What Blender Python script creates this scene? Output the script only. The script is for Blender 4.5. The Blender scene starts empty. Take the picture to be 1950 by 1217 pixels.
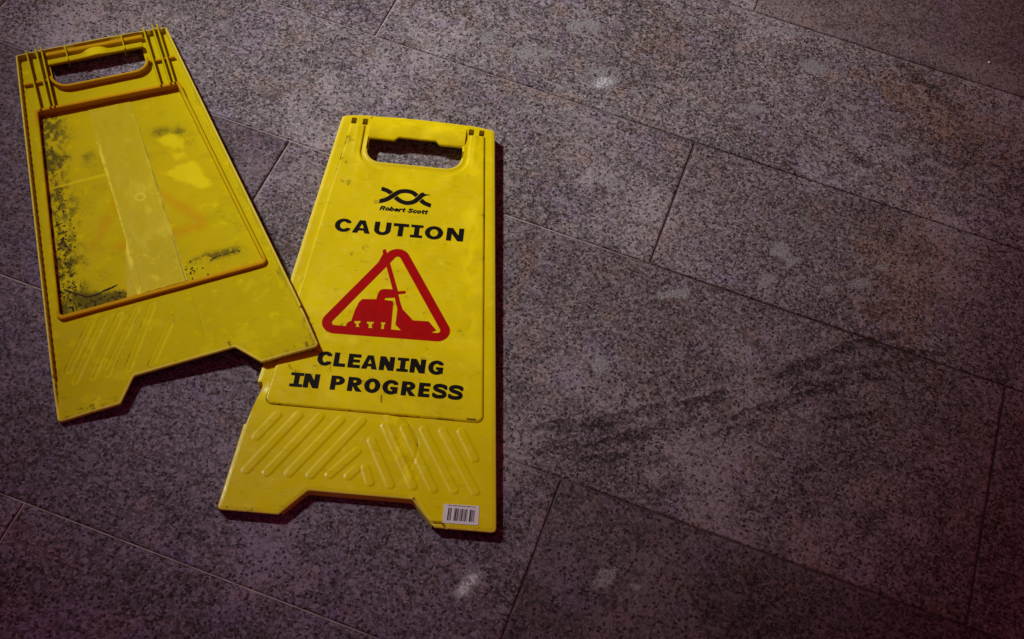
import bpy, math
import numpy as np
from mathutils import Matrix, Vector

# ------------------------------------------------------------------ camera, light, exposure
sc = bpy.context.scene
col = sc.collection

PIT, ROLL, YAW = 0.599476, 0.177653, 0.193933
cam_d = bpy.data.cameras.new('camera')
cam_d.sensor_width = 36.0
cam_d.lens = 2549.99 / 1950.0 * 36.0
cam_d.clip_start = 0.05
cam_d.clip_end = 100
cam = bpy.data.objects.new('camera', cam_d)
col.objects.link(cam)
M = Matrix.Rotation(YAW, 4, 'Z') @ Matrix.Rotation(PIT, 4, 'X') @ Matrix.Rotation(ROLL, 4, 'Z')
cam.matrix_world = Matrix.Translation((0, -1.107793, 1.415965)) @ M
sc.camera = cam

world = bpy.data.worlds.new('World')
sc.world = world
world.use_nodes = True
bgn = world.node_tree.nodes['Background']
bgn.inputs['Color'].default_value = (1.0, 0.12, 0.22, 1)
bgn.inputs['Strength'].default_value = 0.15

LDIR = Vector((-23.0, 6.0, 25.0)).normalized()
sd = bpy.data.lights.new('ceiling_spot', 'SPOT')
sd.energy = 1240
sd.color = (0.985, 0.995, 0.95)
sd.spot_size = 2 * 0.274
sd.spot_blend = 1.0
sd.shadow_soft_size = 0.21
spot = bpy.data.objects.new('ceiling_spot', sd)
col.objects.link(spot)
spos = Vector((-0.25, 0.0, 0.0)) + LDIR * 5.0
aim = Vector((-0.43, 0.46, 0.0)) - spos
spot.matrix_world = Matrix.Translation(spos) @ aim.to_track_quat('-Z', 'Y').to_matrix().to_4x4() @ Matrix.Rotation(4.811, 4, 'Z') @ Matrix.Diagonal((0.508, 1.0, 1.0, 1.0))

ad = bpy.data.lights.new('violet_fill', 'AREA')  # added violet fill for the lower left, no such lamp stands there
ad.energy = 0.7
ad.color = (0.55, 0.35, 1.0)
ad.size = 0.6
al = bpy.data.objects.new('violet_fill', ad)
col.objects.link(al)
al.location = (-1.0, -1.7, 1.1)
al.rotation_euler = (Vector((-0.55, -0.62, 0)) - Vector(al.location)).to_track_quat('-Z', 'Y').to_euler()

sc.view_settings.view_transform = 'Standard'
sc.view_settings.look = 'None'
sc.view_settings.exposure = 0.0
sc.view_settings.gamma = 1.0
sc.view_settings.use_curve_mapping = False
sc.render.engine = 'CYCLES'

rng = np.random.default_rng(7)

# ------------------------------------------------------------------ numpy noise
def hash2(ix, iy, seed):
    n = (ix.astype(np.int64) * 374761393 + iy.astype(np.int64) * 668265263 + seed * 982451653) & 0xffffffff
    n = ((n ^ (n >> 13)) * 1274126177) & 0xffffffff
    return ((n ^ (n >> 16)) & 0xffff) / 65535.0

def vnoise(x, y, seed=0):
    ix, iy = np.floor(x), np.floor(y)
    fx, fy = x - ix, y - iy
    fx = fx * fx * (3 - 2 * fx); fy = fy * fy * (3 - 2 * fy)
    a = hash2(ix, iy, seed); b = hash2(ix + 1, iy, seed)
    c = hash2(ix, iy + 1, seed); d = hash2(ix + 1, iy + 1, seed)
    return (a * (1 - fx) + b * fx) * (1 - fy) + (c * (1 - fx) + d * fx) * fy

def fbm(x, y, seed=0, octs=4):
    s = 0; a = 0.5; t = 0
    for o in range(octs):
        s = s + a * vnoise(x, y, seed + o * 17); t += a
        x = x * 2.03 + 11.3; y = y * 2.03 + 5.7; a *= 0.55
    return s / t

def sm(a, b, v):
    t = np.clip((v - a) / (b - a), 0, 1)
    return t * t * (3 - 2 * t)

# ------------------------------------------------------------------ 2D signed distance helpers (mm)
def poly_sdf(pts):
    pts = np.asarray(pts, float)
    def f(x, y):
        d = np.full(x.shape, 1e18); ins = np.zeros(x.shape, bool)
        n = len(pts)
        for i in range(n):
            ax, ay = pts[i]; bx, by = pts[(i + 1) % n]
            ex, ey = bx - ax, by - ay
            L = ex * ex + ey * ey
            if L < 1e-12: continue
            t = np.clip(((x - ax) * ex + (y - ay) * ey) / L, 0, 1)
            d = np.minimum(d, (x - ax - t * ex) ** 2 + (y - ay - t * ey) ** 2)
            c = (ay > y) != (by > y)
            if abs(ey) > 1e-12:
                ins ^= c & (x < ax + (y - ay) / ey * ex)
        d = np.sqrt(d)
        return np.where(ins, -d, d)
    return f

def fillet(pts, radii):
    pts = [np.array(p, float) for p in pts]; n = len(pts); out = []
    for i in range(n):
        r = radii[i] if hasattr(radii, '__len__') else radii
        p, a, b = pts[i], pts[i - 1], pts[(i + 1) % n]
        if r <= 0: out.append(p); continue
        u = (a - p) / np.linalg.norm(a - p); v = (b - p) / np.linalg.norm(b - p)
        ang = math.acos(np.clip(u @ v, -1, 1))
        if ang > 3.1: out.append(p); continue
        t = min(r / math.tan(ang / 2), 0.48 * np.linalg.norm(a - p), 0.48 * np.linalg.norm(b - p))
        r2 = t * math.tan(ang / 2)
        c = p + (u + v) / np.linalg.norm(u + v) * (r2 / math.sin(ang / 2))
        a0 = p + u * t - c; a1 = p + v * t - c
        th0 = math.atan2(a0[1], a0[0]); th1 = math.atan2(a1[1], a1[0])
        dth = (th1 - th0 + math.pi) % (2 * math.pi) - math.pi
        for k in range(9):
            th = th0 + dth * k / 8
            out.append(c + r2 * np.array([math.cos(th), math.sin(th)]))
    return out

def seg_sdf(pts, r):
    pts = np.asarray(pts, float)
    def f(x, y):
        d = np.full(x.shape, 1e18)
        for i in range(len(pts) - 1):
            ax, ay = pts[i]; bx, by = pts[i + 1]
            ex, ey = bx - ax, by - ay; L = ex * ex + ey * ey + 1e-12
            t = np.clip(((x - ax) * ex + (y - ay) * ey) / L, 0, 1)
            d = np.minimum(d, (x - ax - t * ex) ** 2 + (y - ay - t * ey) ** 2)
        return np.sqrt(d) - r
    return f

def spline(pts, n=8):
    P = np.asarray(pts, float); P = np.vstack([2 * P[0] - P[1], P, 2 * P[-1] - P[-2]]); out = []
    for i in range(1, len(P) - 2):
        for k in range(n):
            t = k / n
            out.append(0.5 * ((2 * P[i]) + (-P[i-1] + P[i+1]) * t + (2*P[i-1] - 5*P[i] + 4*P[i+1] - P[i+2]) * t*t + (-P[i-1] + 3*P[i] - 3*P[i+1] + P[i+2]) * t**3))
    out.append(P[-2]); return out

def box(x0, y0, x1, y1):
    return lambda x, y: np.maximum(np.maximum(x0 - x, x - x1), np.maximum(y0 - y, y - y1))
def ell(cx, cy, rx, ry):
    return lambda x, y: (np.sqrt(((x - cx) / rx) ** 2 + ((y - cy) / ry) ** 2) - 1) * min(rx, ry)
def U_(*fs):
    def f(x, y):
        r = fs[0](x, y)
        for g in fs[1:]: r = np.minimum(r, g(x, y))
        return r
    return f
def I_(*fs):
    def f(x, y):
        r = fs[0](x, y)
        for g in fs[1:]: r = np.maximum(r, g(x, y))
        return r
    return f
def N_(f): return lambda x, y: -f(x, y)
def D_(a, *bs): return I_(a, *[N_(b) for b in bs])

# ------------------------------------------------------------------ relief mesher: filled outline, height function, side walls
def relief(name, sdf, ztop, bounds, step, mat, parent, zbot=None, warp=None, attrs=None, smooth=True):
    x0, y0, x1, y1 = bounds
    nx = int(math.ceil((x1 - x0) / step)) + 1; ny = int(math.ceil((y1 - y0) / step)) + 1
    gx = x0 + np.arange(nx) * step; gy = y0 + np.arange(ny) * step
    X, Y = np.meshgrid(gx, gy)
    V = sdf(X, Y) + 1e-7
    ins = V < 0
    idx = -np.ones(V.shape, np.int64)
    idx[ins] = np.arange(ins.sum())
    px = list(X[ins]); py = list(Y[ins])
    c = [ins[:-1, :-1], ins[:-1, 1:], ins[1:, 1:], ins[1:, :-1]]
    s = c[0].astype(int) + c[1] + c[2] + c[3]
    full = s == 4
    quads = np.stack([idx[:-1, :-1][full], idx[:-1, 1:][full], idx[1:, 1:][full], idx[1:, :-1][full]], 1)
    polys = []; bedges = []; ecache = {}
    def cross(j0, i0, j1, i1):
        k = (j0, i0, j1, i1) if (j0, i0) < (j1, i1) else (j1, i1, j0, i0)
        if k in ecache: return ecache[k]
        a, b = V[k[0], k[1]], V[k[2], k[3]]
        t = np.clip(a / (a - b), 0.02, 0.98)
        px.append(X[k[0], k[1]] * (1 - t) + X[k[2], k[3]] * t)
        py.append(Y[k[0], k[1]] * (1 - t) + Y[k[2], k[3]] * t)
        ecache[k] = len(px) - 1
        return ecache[k]
    for j, i in np.argwhere((s > 0) & (s < 4)):
        cs = [(j, i), (j, i + 1), (j + 1, i + 1), (j + 1, i)]
        poly = []; ev = []
        for k in range(4):
            a, b = cs[k], cs[(k + 1) % 4]
            ia, ib = ins[a], ins[b]
            if ia: poly.append(int(idx[a])); ev.append(0)
            if ia != ib:
                poly.append(cross(*a, *b)); ev.append(1 if ia else 2)
        n = len(poly)
        for k in range(n):
            if ev[k] == 1 and ev[(k + 1) % n] == 2: bedges.append((poly[k], poly[(k + 1) % n]))
        polys.append(poly)
    px = np.array(px); py = np.array(py)
    zt = ztop(px, py) if callable(ztop) else np.full(px.shape, float(ztop))
    wx, wy, wz = px, py, zt
    nt = len(px)
    if zbot is not None and bedges:
        bm = sorted({v for e in bedges for v in e}); mp = {v: k for k, v in enumerate(bm)}
        bi = np.array(bm); nb = len(bi)
        zb = zbot(px[bi], py[bi]) if callable(zbot) else np.full(nb, float(zbot))
        zb = np.minimum(zb, zt[bi] - 0.01)
        wx = np.concatenate([px, px[bi], px[bi]]); wy = np.concatenate([py, py[bi], py[bi]])
        wz = np.concatenate([zt, zt[bi], zb])
        for a, b in bedges:
            polys.append([nt + mp[b], nt + mp[a], nt + nb + mp[a], nt + nb + mp[b]])
    lx, ly = wx, wy
    if warp is not None: wx, wy, wz = warp(wx, wy, wz)
    co = np.stack([wx, wy, wz], 1) / 1000.0
    me = bpy.data.meshes.new(name)
    me.vertices.add(len(co)); me.vertices.foreach_set('co', co.ravel())
    loops = list(quads.ravel()); starts = list(range(0, 4 * len(quads), 4)); tot = [4] * len(quads)
    for p in polys:
        starts.append(len(loops)); tot.append(len(p)); loops.extend(p)
    me.loops.add(len(loops)); me.loops.foreach_set('vertex_index', np.array(loops, np.int32))
    me.polygons.add(len(starts)); me.polygons.foreach_set('loop_start', np.array(starts, np.int32))
    me.polygons.foreach_set('loop_total', np.array(tot, np.int32))
    me.update(calc_edges=True); me.validate()
    if smooth: me.polygons.foreach_set('use_smooth', np.ones(len(me.polygons), bool))
    if attrs:
        for an, fn in attrs.items():
            at = me.attributes.new(an, 'FLOAT', 'POINT')
            at.data.foreach_set('value', np.asarray(fn(lx, ly), np.float32))
    me.materials.append(mat)
    o = bpy.data.objects.new(name, me); col.objects.link(o)
    if parent: o.parent = parent
    return o

# ------------------------------------------------------------------ materials
def mat_new(name):
    m = bpy.data.materials.new(name); m.use_nodes = True
    nt = m.node_tree; nt.nodes.clear()
    out = nt.nodes.new('ShaderNodeOutputMaterial'); b = nt.nodes.new('ShaderNodeBsdfPrincipled')
    nt.links.new(b.outputs[0], out.inputs[0])
    return m, nt, b
class G:
    def __init__(s, nt): s.nt = nt
    def n(s, t, **k):
        o = s.nt.nodes.new(t)
        for a, v in k.items(): setattr(o, a, v)
        return o
    def set(s, sock, v):
        if isinstance(v, bpy.types.NodeSocket): s.nt.links.new(v, sock)
        elif isinstance(v, (tuple, list)) and len(v) == 3 and sock.type == 'RGBA': sock.default_value = (*v, 1)
        else: sock.default_value = v
    def noise(s, vec, scale, detail=3, rough=0.55, dist=0.0):
        o = s.n('ShaderNodeTexNoise'); s.set(o.inputs['Vector'], vec); o.inputs['Scale'].default_value = scale
        o.inputs['Detail'].default_value = detail; o.inputs['Roughness'].default_value = rough; o.inputs['Distortion'].default_value = dist
        return o
    def math(s, op, a, b=0.0, c=None, clamp=False):
        o = s.n('ShaderNodeMath', operation=op); o.use_clamp = clamp
        s.set(o.inputs[0], a); s.set(o.inputs[1], b)
        if c is not None: s.set(o.inputs[2], c)
        return o.outputs[0]
    def mr(s, v, a, b, c=0.0, d=1.0):
        o = s.n('ShaderNodeMapRange'); o.interpolation_type = 'SMOOTHSTEP'
        s.set(o.inputs['Value'], v)
        for k, q in (('From Min', a), ('From Max', b), ('To Min', c), ('To Max', d)): s.set(o.inputs[k], q)
        return o.outputs['Result']
    def mix(s, f, a, b, blend='MIX'):
        o = s.n('ShaderNodeMix', data_type='RGBA', blend_type=blend)
        s.set(o.inputs[0], f); s.set(o.inputs[6], a); s.set(o.inputs[7], b)
        return o.outputs[2]
    def attr(s, name): 
        o = s.n('ShaderNodeAttribute'); o.attribute_name = name; return o.outputs['Fac']
    def obj(s): return s.n('ShaderNodeTexCoord').outputs['Object']
    def vadd(s, a, b):
        o = s.n('ShaderNodeVectorMath', operation='ADD'); s.set(o.inputs[0], a); s.set(o.inputs[1], b); return o.outputs[0]
    def vscale(s, a, f):
        o = s.n('ShaderNodeVectorMath', operation='SCALE'); s.set(o.inputs[0], a); s.set(o.inputs['Scale'], f); return o.outputs[0]
    def mapping(s, v, scale=(1, 1, 1), rot=(0, 0, 0)):
        o = s.n('ShaderNodeMapping'); s.set(o.inputs['Vector'], v); o.inputs['Scale'].default_value = scale; o.inputs['Rotation'].default_value = rot
        return o.outputs[0]
    def vor(s, v, scale, rand=1.0):
        o = s.n('ShaderNodeTexVoronoi'); s.set(o.inputs['Vector'], v); o.inputs['Scale'].default_value = scale; o.inputs['Randomness'].default_value = rand
        return o
    def sep(s, c):
        o = s.n('ShaderNodeSeparateColor'); s.set(o.inputs[0], c); return o.outputs
    def bump(s, h, strength, dist, normal=None):
        o = s.n('ShaderNodeBump'); s.set(o.inputs['Height'], h); o.inputs['Strength'].default_value = strength; o.inputs['Distance'].default_value = dist
        if normal is not None: s.set(o.inputs['Normal'], normal)
        return o.outputs[0]

def make_plastic(name, base, dark, pale, rough=0.36, used=(), spec=0.10):
    m, nt, b = mat_new(name); g = G(nt); v = g.obj()
    n1 = g.noise(v, 7.0, 3); n2 = g.noise(v, 60.0, 4); n3 = g.noise(v, 420.0, 2)
    c = g.mix(g.mr(n1.outputs['Fac'], 0.35, 0.7), base, dark)
    c = g.mix(g.math('MULTIPLY', g.mr(n2.outputs['Fac'], 0.58, 0.75), 0.55), c, pale)
    # fine grime in small scuffs
    scuff = g.noise(g.mapping(v, (14, 60, 30), (0, 0, 0.5)), 4.0, 5, 0.65)
    c = g.mix(g.math('MULTIPLY', g.mr(scuff.outputs['Fac'], 0.56, 0.78), 0.36), c, (0.20, 0.13, 0.012))
    if 'dirt' in used:
        d = g.attr('dirt')
        thr = g.math('ADD', d, g.math('MULTIPLY', g.math('SUBTRACT', n3.outputs['Fac'], 0.5), 0.5))
        c = g.mix(g.math('MULTIPLY', g.mr(thr, 0.25, 0.85), 0.85), c, (0.055, 0.046, 0.008))
    if 'pale' in used:
        c = g.mix(g.math('MULTIPLY', g.attr('pale'), 1.0, clamp=True), c, pale)
    if 'rust_bounce' in used:
        c = g.mix(g.math('MULTIPLY', g.attr('rust_bounce'), 1.0, clamp=True), c, (0.47, 0.24, 0.003))
    c = g.mix(g.math('MULTIPLY', g.attr('edge'), 0.6), c, (0.70, 0.60, 0.15))  # edge highlight painted as a pale line along the rims
    if 'speck' in used:
        c = g.mix(g.mr(g.attr('speck'), 0.2, 0.8), c, (0.032, 0.022, 0.004))
    g.set(b.inputs['Base Color'], c)
    g.set(b.inputs['Roughness'], g.mr(n2.outputs['Fac'], 0.3, 0.7, rough - 0.06, rough + 0.14))
    b.inputs['Specular IOR Level'].default_value = spec
    hb = g.math('ADD', g.math('MULTIPLY', n2.outputs['Fac'], 0.6), g.math('MULTIPLY', n3.outputs['Fac'], 0.12))
    g.set(b.inputs['Normal'], g.bump(hb, 0.35, 0.0012))
    return m

M_front = make_plastic('yellow_plastic', (0.625, 0.51, 0.001), (0.55, 0.44, 0.001), (0.73, 0.60, 0.002), 0.30, used=('dirt', 'pale'), spec=0.18)
M_back = make_plastic('aged_yellow_plastic', (0.475, 0.385, 0.001), (0.425, 0.345, 0.001), (0.62, 0.53, 0.004), 0.55, used=('dirt', 'pale', 'rust_bounce', 'speck'), spec=0.025)

def flat_mat(name, c, rough=0.5, var=0.15, scale=300):
    m, nt, b = mat_new(name); g = G(nt)
    n = g.noise(g.obj(), scale, 3)
    g.set(b.inputs['Base Color'], g.mix(g.mr(n.outputs['Fac'], 0.3, 0.7, 0, 1), c, tuple(q * (1 - var) for q in c)))
    b.inputs['Roughness'].default_value = rough
    b.inputs['Specular IOR Level'].default_value = 0.08
    return m
M_black = flat_mat('black_print', (0.007, 0.005, 0.004), 0.45)
M_red = flat_mat('red_print', (0.34, 0.0015, 0.002), 0.42, 0.12, 120)
M_label = flat_mat('white_label', (0.62, 0.60, 0.62), 0.6, 0.15, 500)
M_ink = flat_mat('label_ink', (0.06, 0.04, 0.06), 0.6, 0.4, 800)
M_tape = make_plastic('clear_tape', (0.465, 0.375, 0.002), (0.42, 0.34, 0.003), (0.64, 0.555, 0.035), 0.40, used=('pale', 'dirt'), spec=0.06)

def make_stone():
    m, nt, b = mat_new('granite'); g = G(nt)
    v0 = g.obj()
    tr = g.attr('tile')
    comb = g.n('ShaderNodeCombineXYZ'); g.set(comb.inputs[0], g.math('MULTIPLY', tr, 13.0)); g.set(comb.inputs[1], g.math('MULTIPLY', tr, 7.0)); g.set(comb.inputs[2], g.math('MULTIPLY', tr, 29.0))
    v = g.vadd(v0, comb.outputs[0])
    wob = g.noise(v, 190, 2); 
    vw = g.vadd(v, g.vscale(wob.outputs['Color'], 0.0055))
    g1 = g.vor(vw, 330); gr = g.sep(g1.outputs['Color'])
    vstr = g.mapping(vw, (0.45, 1.35, 1.0), (0, 0, -0.55))
    g2 = g.vor(vstr, 190); g2c = g.sep(g2.outputs['Color'])
    fine = g.noise(v, 480, 4, 0.68)
    mid = g.noise(v, 34, 4, 0.6)
    big = g.noise(v, 5.5, 4, 0.6)
    patch = g.noise(g.mapping(v, (1, 1.5, 1), (0, 0, 0.6)), 16, 3, 0.55, 1.2)
    # grey-brown ground mass of mixed grains
    val = g.math('ADD', g.math('MULTIPLY', gr[0], 0.50), g.math('MULTIPLY', fine.outputs['Fac'], 1.05))
    val = g.math('ADD', val, g.math('MULTIPLY', g.math('SUBTRACT', mid.outputs['Fac'], 0.5), 0.30))
    val = g.math('ADD', val, g.math('MULTIPLY', g.math('SUBTRACT', big.outputs['Fac'], 0.5), 0.50))
    val = g.math('SUBTRACT', val, g.math('MULTIPLY', g.attr('dark'), 0.20))
    val = g.math('ADD', val, g.math('MULTIPLY', g.attr('pale'), 0.30))
    ramp = g.n('ShaderNodeValToRGB'); g.set(ramp.inputs[0], g.math('ADD', g.math('MULTIPLY', val, 1.30), -0.42))
    e = ramp.color_ramp; e.elements[0].position = 0.05; e.elements[0].color = (0.012, 0.006, 0.005, 1)
    e.elements[1].position = 0.95; e.elements[1].color = (0.46, 0.46, 0.455, 1)
    for p, cc in ((0.24, (0.050, 0.034, 0.031)), (0.42, (0.135, 0.120, 0.116)), (0.66, (0.235, 0.228, 0.226))):
        q = e.elements.new(p); q.color = (*cc, 1)
    c = ramp.outputs[0]
    # smoother pale flakes
    fl = g.math('MULTIPLY', g.mr(g2c[1], 0.88, 0.92), g.mr(g2.outputs['Distance'], 0.42, 0.22))
    c = g.mix(g.math('MULTIPLY', fl, 0.6), c, (0.36, 0.355, 0.35))
    cl = g.mr(patch.outputs['Fac'], 0.62, 0.74)
    c = g.mix(g.math('MULTIPLY', cl, 0.18), c, (0.25, 0.235, 0.235))
    # streaky pale chips, laid one way in some slabs and another way in the rest
    wob2 = g.noise(v, 60, 3, 0.6)
    vx = g.vadd(v, g.vscale(wob2.outputs['Color'], 0.020))
    for rot, lo in ((-0.75, 0.0), (0.35, 0.45)):
        ch_ = g.vor(g.mapping(vx, (0.42, 1.45, 1.0), (0, 0, rot)), 62); cc_ = g.sep(ch_.outputs['Color'])
        m_ = g.math('MULTIPLY', g.mr(cc_[0], 0.72, 0.80), g.mr(g.math('ADD', ch_.outputs['Distance'], g.math('MULTIPLY', g.math('SUBTRACT', fine.outputs['Fac'], 0.5), 0.7)), 0.38, 0.20))
        m_ = g.math('MULTIPLY', m_, g.mr(tr, lo + 0.05, lo + 0.35, 0.35, 1.0))
        c = g.mix(g.math('MULTIPLY', m_, 0.85), c, g.mix(g.mr(fine.outputs['Fac'], 0.3, 0.7), (0.24, 0.235, 0.24), (0.50, 0.49, 0.50)))
    # dark mineral specks
    g3 = g.vor(vw, 190); g3c = g.sep(g3.outputs['Color'])
    dk = g.math('MULTIPLY', g.mr(g3c[1], 0.50, 0.60), g.mr(g3.outputs['Distance'], 0.46, 0.20))
    c = g.mix(g.math('MULTIPLY', dk, 0.92), c, (0.024, 0.007, 0.007))
    g4 = g.vor(g.vadd(vw, (0.37, 0.11, 0.0)), 240); g4c = g.sep(g4.outputs['Color'])
    lt = g.math('MULTIPLY', g.mr(g4c[2], 0.66, 0.76), g.mr(g4.outputs['Distance'], 0.42, 0.16))
    c = g.mix(g.math('MULTIPLY', lt, 0.55), c, (0.40, 0.385, 0.375))
    # hand placed pale clasts, rust and a violet tint growing toward the lower left
    cn = g.noise(v, 260, 4, 0.7)
    pl = g.mr(g.math('ADD', g.attr('clast'), g.math('MULTIPLY', g.math('SUBTRACT', cn.outputs['Fac'], 0.5), 1.7)), 0.36, 0.66)
    pl = g.math('MULTIPLY', pl, g.mr(g.attr('clast'), 0.05, 0.3))
    tint = g.noise(v, 22, 3, 0.6)
    c = g.mix(g.math('MULTIPLY', g.mr(tint.outputs['Fac'], 0.5, 0.72), 0.75), c, g.mix(1.0, c, (1.02, 0.84, 0.70), 'MULTIPLY'))
    tint2 = g.noise(v, 13, 3, 0.6, 0.5)
    c = g.mix(g.math('MULTIPLY', g.mr(tint2.outputs['Fac'], 0.52, 0.72), 0.9), c, g.mix(1.0, c, (0.96, 0.90, 1.14), 'MULTIPLY'))
    c = g.mix(g.math('MULTIPLY', g.attr('rust_bounce'), 0.65), c, g.mix(1.0, c, (0.98, 0.70, 0.42), 'MULTIPLY'))
    c = g.mix(g.math('MULTIPLY', g.attr('violet'), 0.9), c, g.mix(1.0, c, (0.93, 0.84, 1.18), 'MULTIPLY'))
    # the fine honed brown slab
    sl = g.mix(g.mr(fine.outputs['Fac'], 0.3, 0.7), (0.110, 0.070, 0.055), (0.190, 0.128, 0.102))
    c = g.mix(g.math('MULTIPLY', g.attr('honed'), 0.40), c, sl)
    hue = g.mix(g.mr(g.attr('tone'), 0.3, 0.9), (1.10, 0.84, 0.97), (1.02, 0.935, 1.01))  # darker slabs redder: maroon of the dim light painted into the stone
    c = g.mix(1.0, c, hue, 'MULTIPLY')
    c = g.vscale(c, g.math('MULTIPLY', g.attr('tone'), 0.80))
    c = g.mix(g.math('MULTIPLY', pl, 0.80, clamp=True), c, g.mix(g.mr(fine.outputs['Fac'], 0.3, 0.7), (0.085, 0.082, 0.088), (0.34, 0.34, 0.345)))
    c = g.mix(g.math('MULTIPLY', g.mr(g.attr('clast'), 0.72, 1.25), g.mr(cn.outputs['Fac'], 0.40, 0.62)), c, (0.60, 0.60, 0.66))
    g.set(b.inputs['Base Color'], c)
    g.set(b.inputs['Roughness'], g.mr(fine.outputs['Fac'], 0.3, 0.7, 0.50, 0.75))
    b.inputs['Specular IOR Level'].default_value = 0.35
    h = g.math('ADD', g.math('MULTIPLY', val, 0.8), g.math('MULTIPLY', mid.outputs['Fac'], 0.9))
    h = g.math('SUBTRACT', h, g.math('MULTIPLY', dk, 0.6))
    h = g.math('SUBTRACT', h, g.math('MULTIPLY', g.attr('dark'), 0.5))
    g.set(b.inputs['Normal'], g.bump(h, 0.75, 0.0024))
    return m
M_stone = make_stone()

def make_grout():
    m, nt, b = mat_new('grout'); g = G(nt); v = g.obj()
    n = g.noise(v, 60, 4)
    c = g.mix(g.math('MULTIPLY', g.attr('lightjoint'), g.mr(n.outputs['Fac'], 0.25, 0.6, 0.4, 1.0)), (0.040, 0.020, 0.018), (0.36, 0.31, 0.30))
    g.set(b.inputs['Base Color'], c); b.inputs['Roughness'].default_value = 0.85
    return m
M_grout = make_grout()

# ------------------------------------------------------------------ floor of granite slabs
ROWY = [-2.8, -2.45, -2.15, -1.85, -1.5, -1.22, -0.88, -0.6122, -0.3495, 0.0, 0.2357, 0.5367, 0.82, 1.12, 1.4, 1.75, 2.0, 2.3, 2.6, 2.9]
ROWX = {5: [-0.2, 0.75], 6: [-0.6119, 0.36], 7: [-0.0547, 0.93, -1.02], 8: [-0.5686, 0.4396, -1.5], 9: [-0.0463, 0.96, -1.05], 10: [-0.5412, 0.66, -1.0282], 11: [-0.0308, 0.9, -0.99]}
# slab tones with the light's falloff painted in: (row, index of its left joint) -> tone
FALLOFF_TONE = {(6, -0.6119): 0.60, (7, -1.02): 0.56, (7, -0.0547): 0.37, (8, -0.5686): 0.62, (8, 0.4396): 0.56, (8, -1.5): 0.48, (9, -1.05): 0.80, (9, -0.0463): 0.72, (10, -0.5412): 0.86, (10, -1.0282): 0.84, (11, -0.0308): 0.80}

def blob(x, y, cx, cy, rx, ry, ang, seed, rough=0.5):
    c, s = math.cos(ang), math.sin(ang)
    u = ((x - cx) * c + (y - cy) * s) / rx; w = (-(x - cx) * s + (y - cy) * c) / ry
    n = fbm(x * 70 + seed * 3.1, y * 70 - seed * 1.7, seed, 3) - 0.5
    return sm(1.15, 0.55, np.sqrt(u * u + w * w) + n * 2 * rough)

CLASTS = [(-0.204, 0.298, .028, .022, .9), (-0.136, 0.1155, .020, .012, .3), (-0.113, -0.5155, .013, .022, -.3), (0.069, -0.456, .009, .02, .5), (0.029, -0.451, .014, .016, 0),
          (0.083, 0.456, .022, .018, 0), (0.107, 0.041, .012, .018, 0.2), (0.229, 0.085, .026, .010, .5), (0.117, 0.093, .030, .016, -.5), (-0.0635, -0.176, .010, .020, .1),
          (-0.005, -0.036, .030, .010, .6), (0.02, 0.339, .022, .012, .2), (0.233, 0.347, .022, .012, .4), (0.147, 0.381, .02, .006, -.2), (0.0275, 0.516, .02, .008, .2),
          (-0.266, 0.389, .03, .012, .5), (-0.389, 0.306, .018, .02, 0), (0.19, 0.06, .018, .004, .6), (0.25, 0.125, .016, .004, .6), (-0.32, 0.30, .03, .012, .3)]
_R = np.random.default_rng(23)
DARKS = [(0.1945, 0.302, .03, .010, -.3), (0.263, 0.49, .07, .012, -.5), (-0.142, 0.097, .011, .012, 0)]
for (xa, ya), (xb_, yb_), n_, w_ in (((-.10, -.30), (.31, .012), 16, .020), ((.10, -.205), (.25, -.07), 8, .018), ((-.03, -.30), (.06, -.22), 6, .022)):
    for k_ in range(n_):
        t_ = _R.uniform(0, 1); o_ = _R.normal(0, w_)
        DARKS.append((xa + (xb_ - xa) * t_ - .6 * o_, ya + (yb_ - ya) * t_ + .8 * o_, _R.uniform(.03, .07), _R.uniform(.0035, .0075), .65 + _R.normal(0, .10)))

def floor_attr(x, y):
    cl = np.zeros_like(x); dk = np.zeros_like(x)
    for i, q in enumerate(CLASTS): cl = np.maximum(cl, blob(x, y, *q, 31 + i, 0.9))
    cl *= 0.78
    cl = np.maximum(cl, 1.15 * blob(x, y, -0.204, 0.292, .018, .013, .9, 90, .5)); cl = np.maximum(cl, 1.15 * blob(x, y, -0.113, -0.5155, .013, .020, -.3, 91, .4))
    for i, q in enumerate(DARKS): dk = np.maximum(dk, blob(x, y, *q, 61 + i, 0.8))
    ru = 0.8 * blob(x, y, 0.28, 0.12, .07, .12, .2, 5, 1.0) + 0.7 * blob(x, y, -0.15, 0.405, .05, .03, 0, 6, 1.0) + 0.8 * blob(x, y, 0.29, 0.44, .12, .06, -.4, 8, 1.0) + 0.6 * blob(x, y, -0.197, -0.12, .012, .10, 0, 9, .8)
    vi = sm(-0.1, -0.75, x * 0.55 + y + 0.12 + 0.3 * (fbm(x * 6, y * 6, 3) - .5))
    pale = sm(0.55, 0.75, fbm(x * 9, y * 9, 21)) * 0.6
    return cl, dk, np.clip(ru, 0, 1), np.clip(vi, 0, 1), pale

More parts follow.
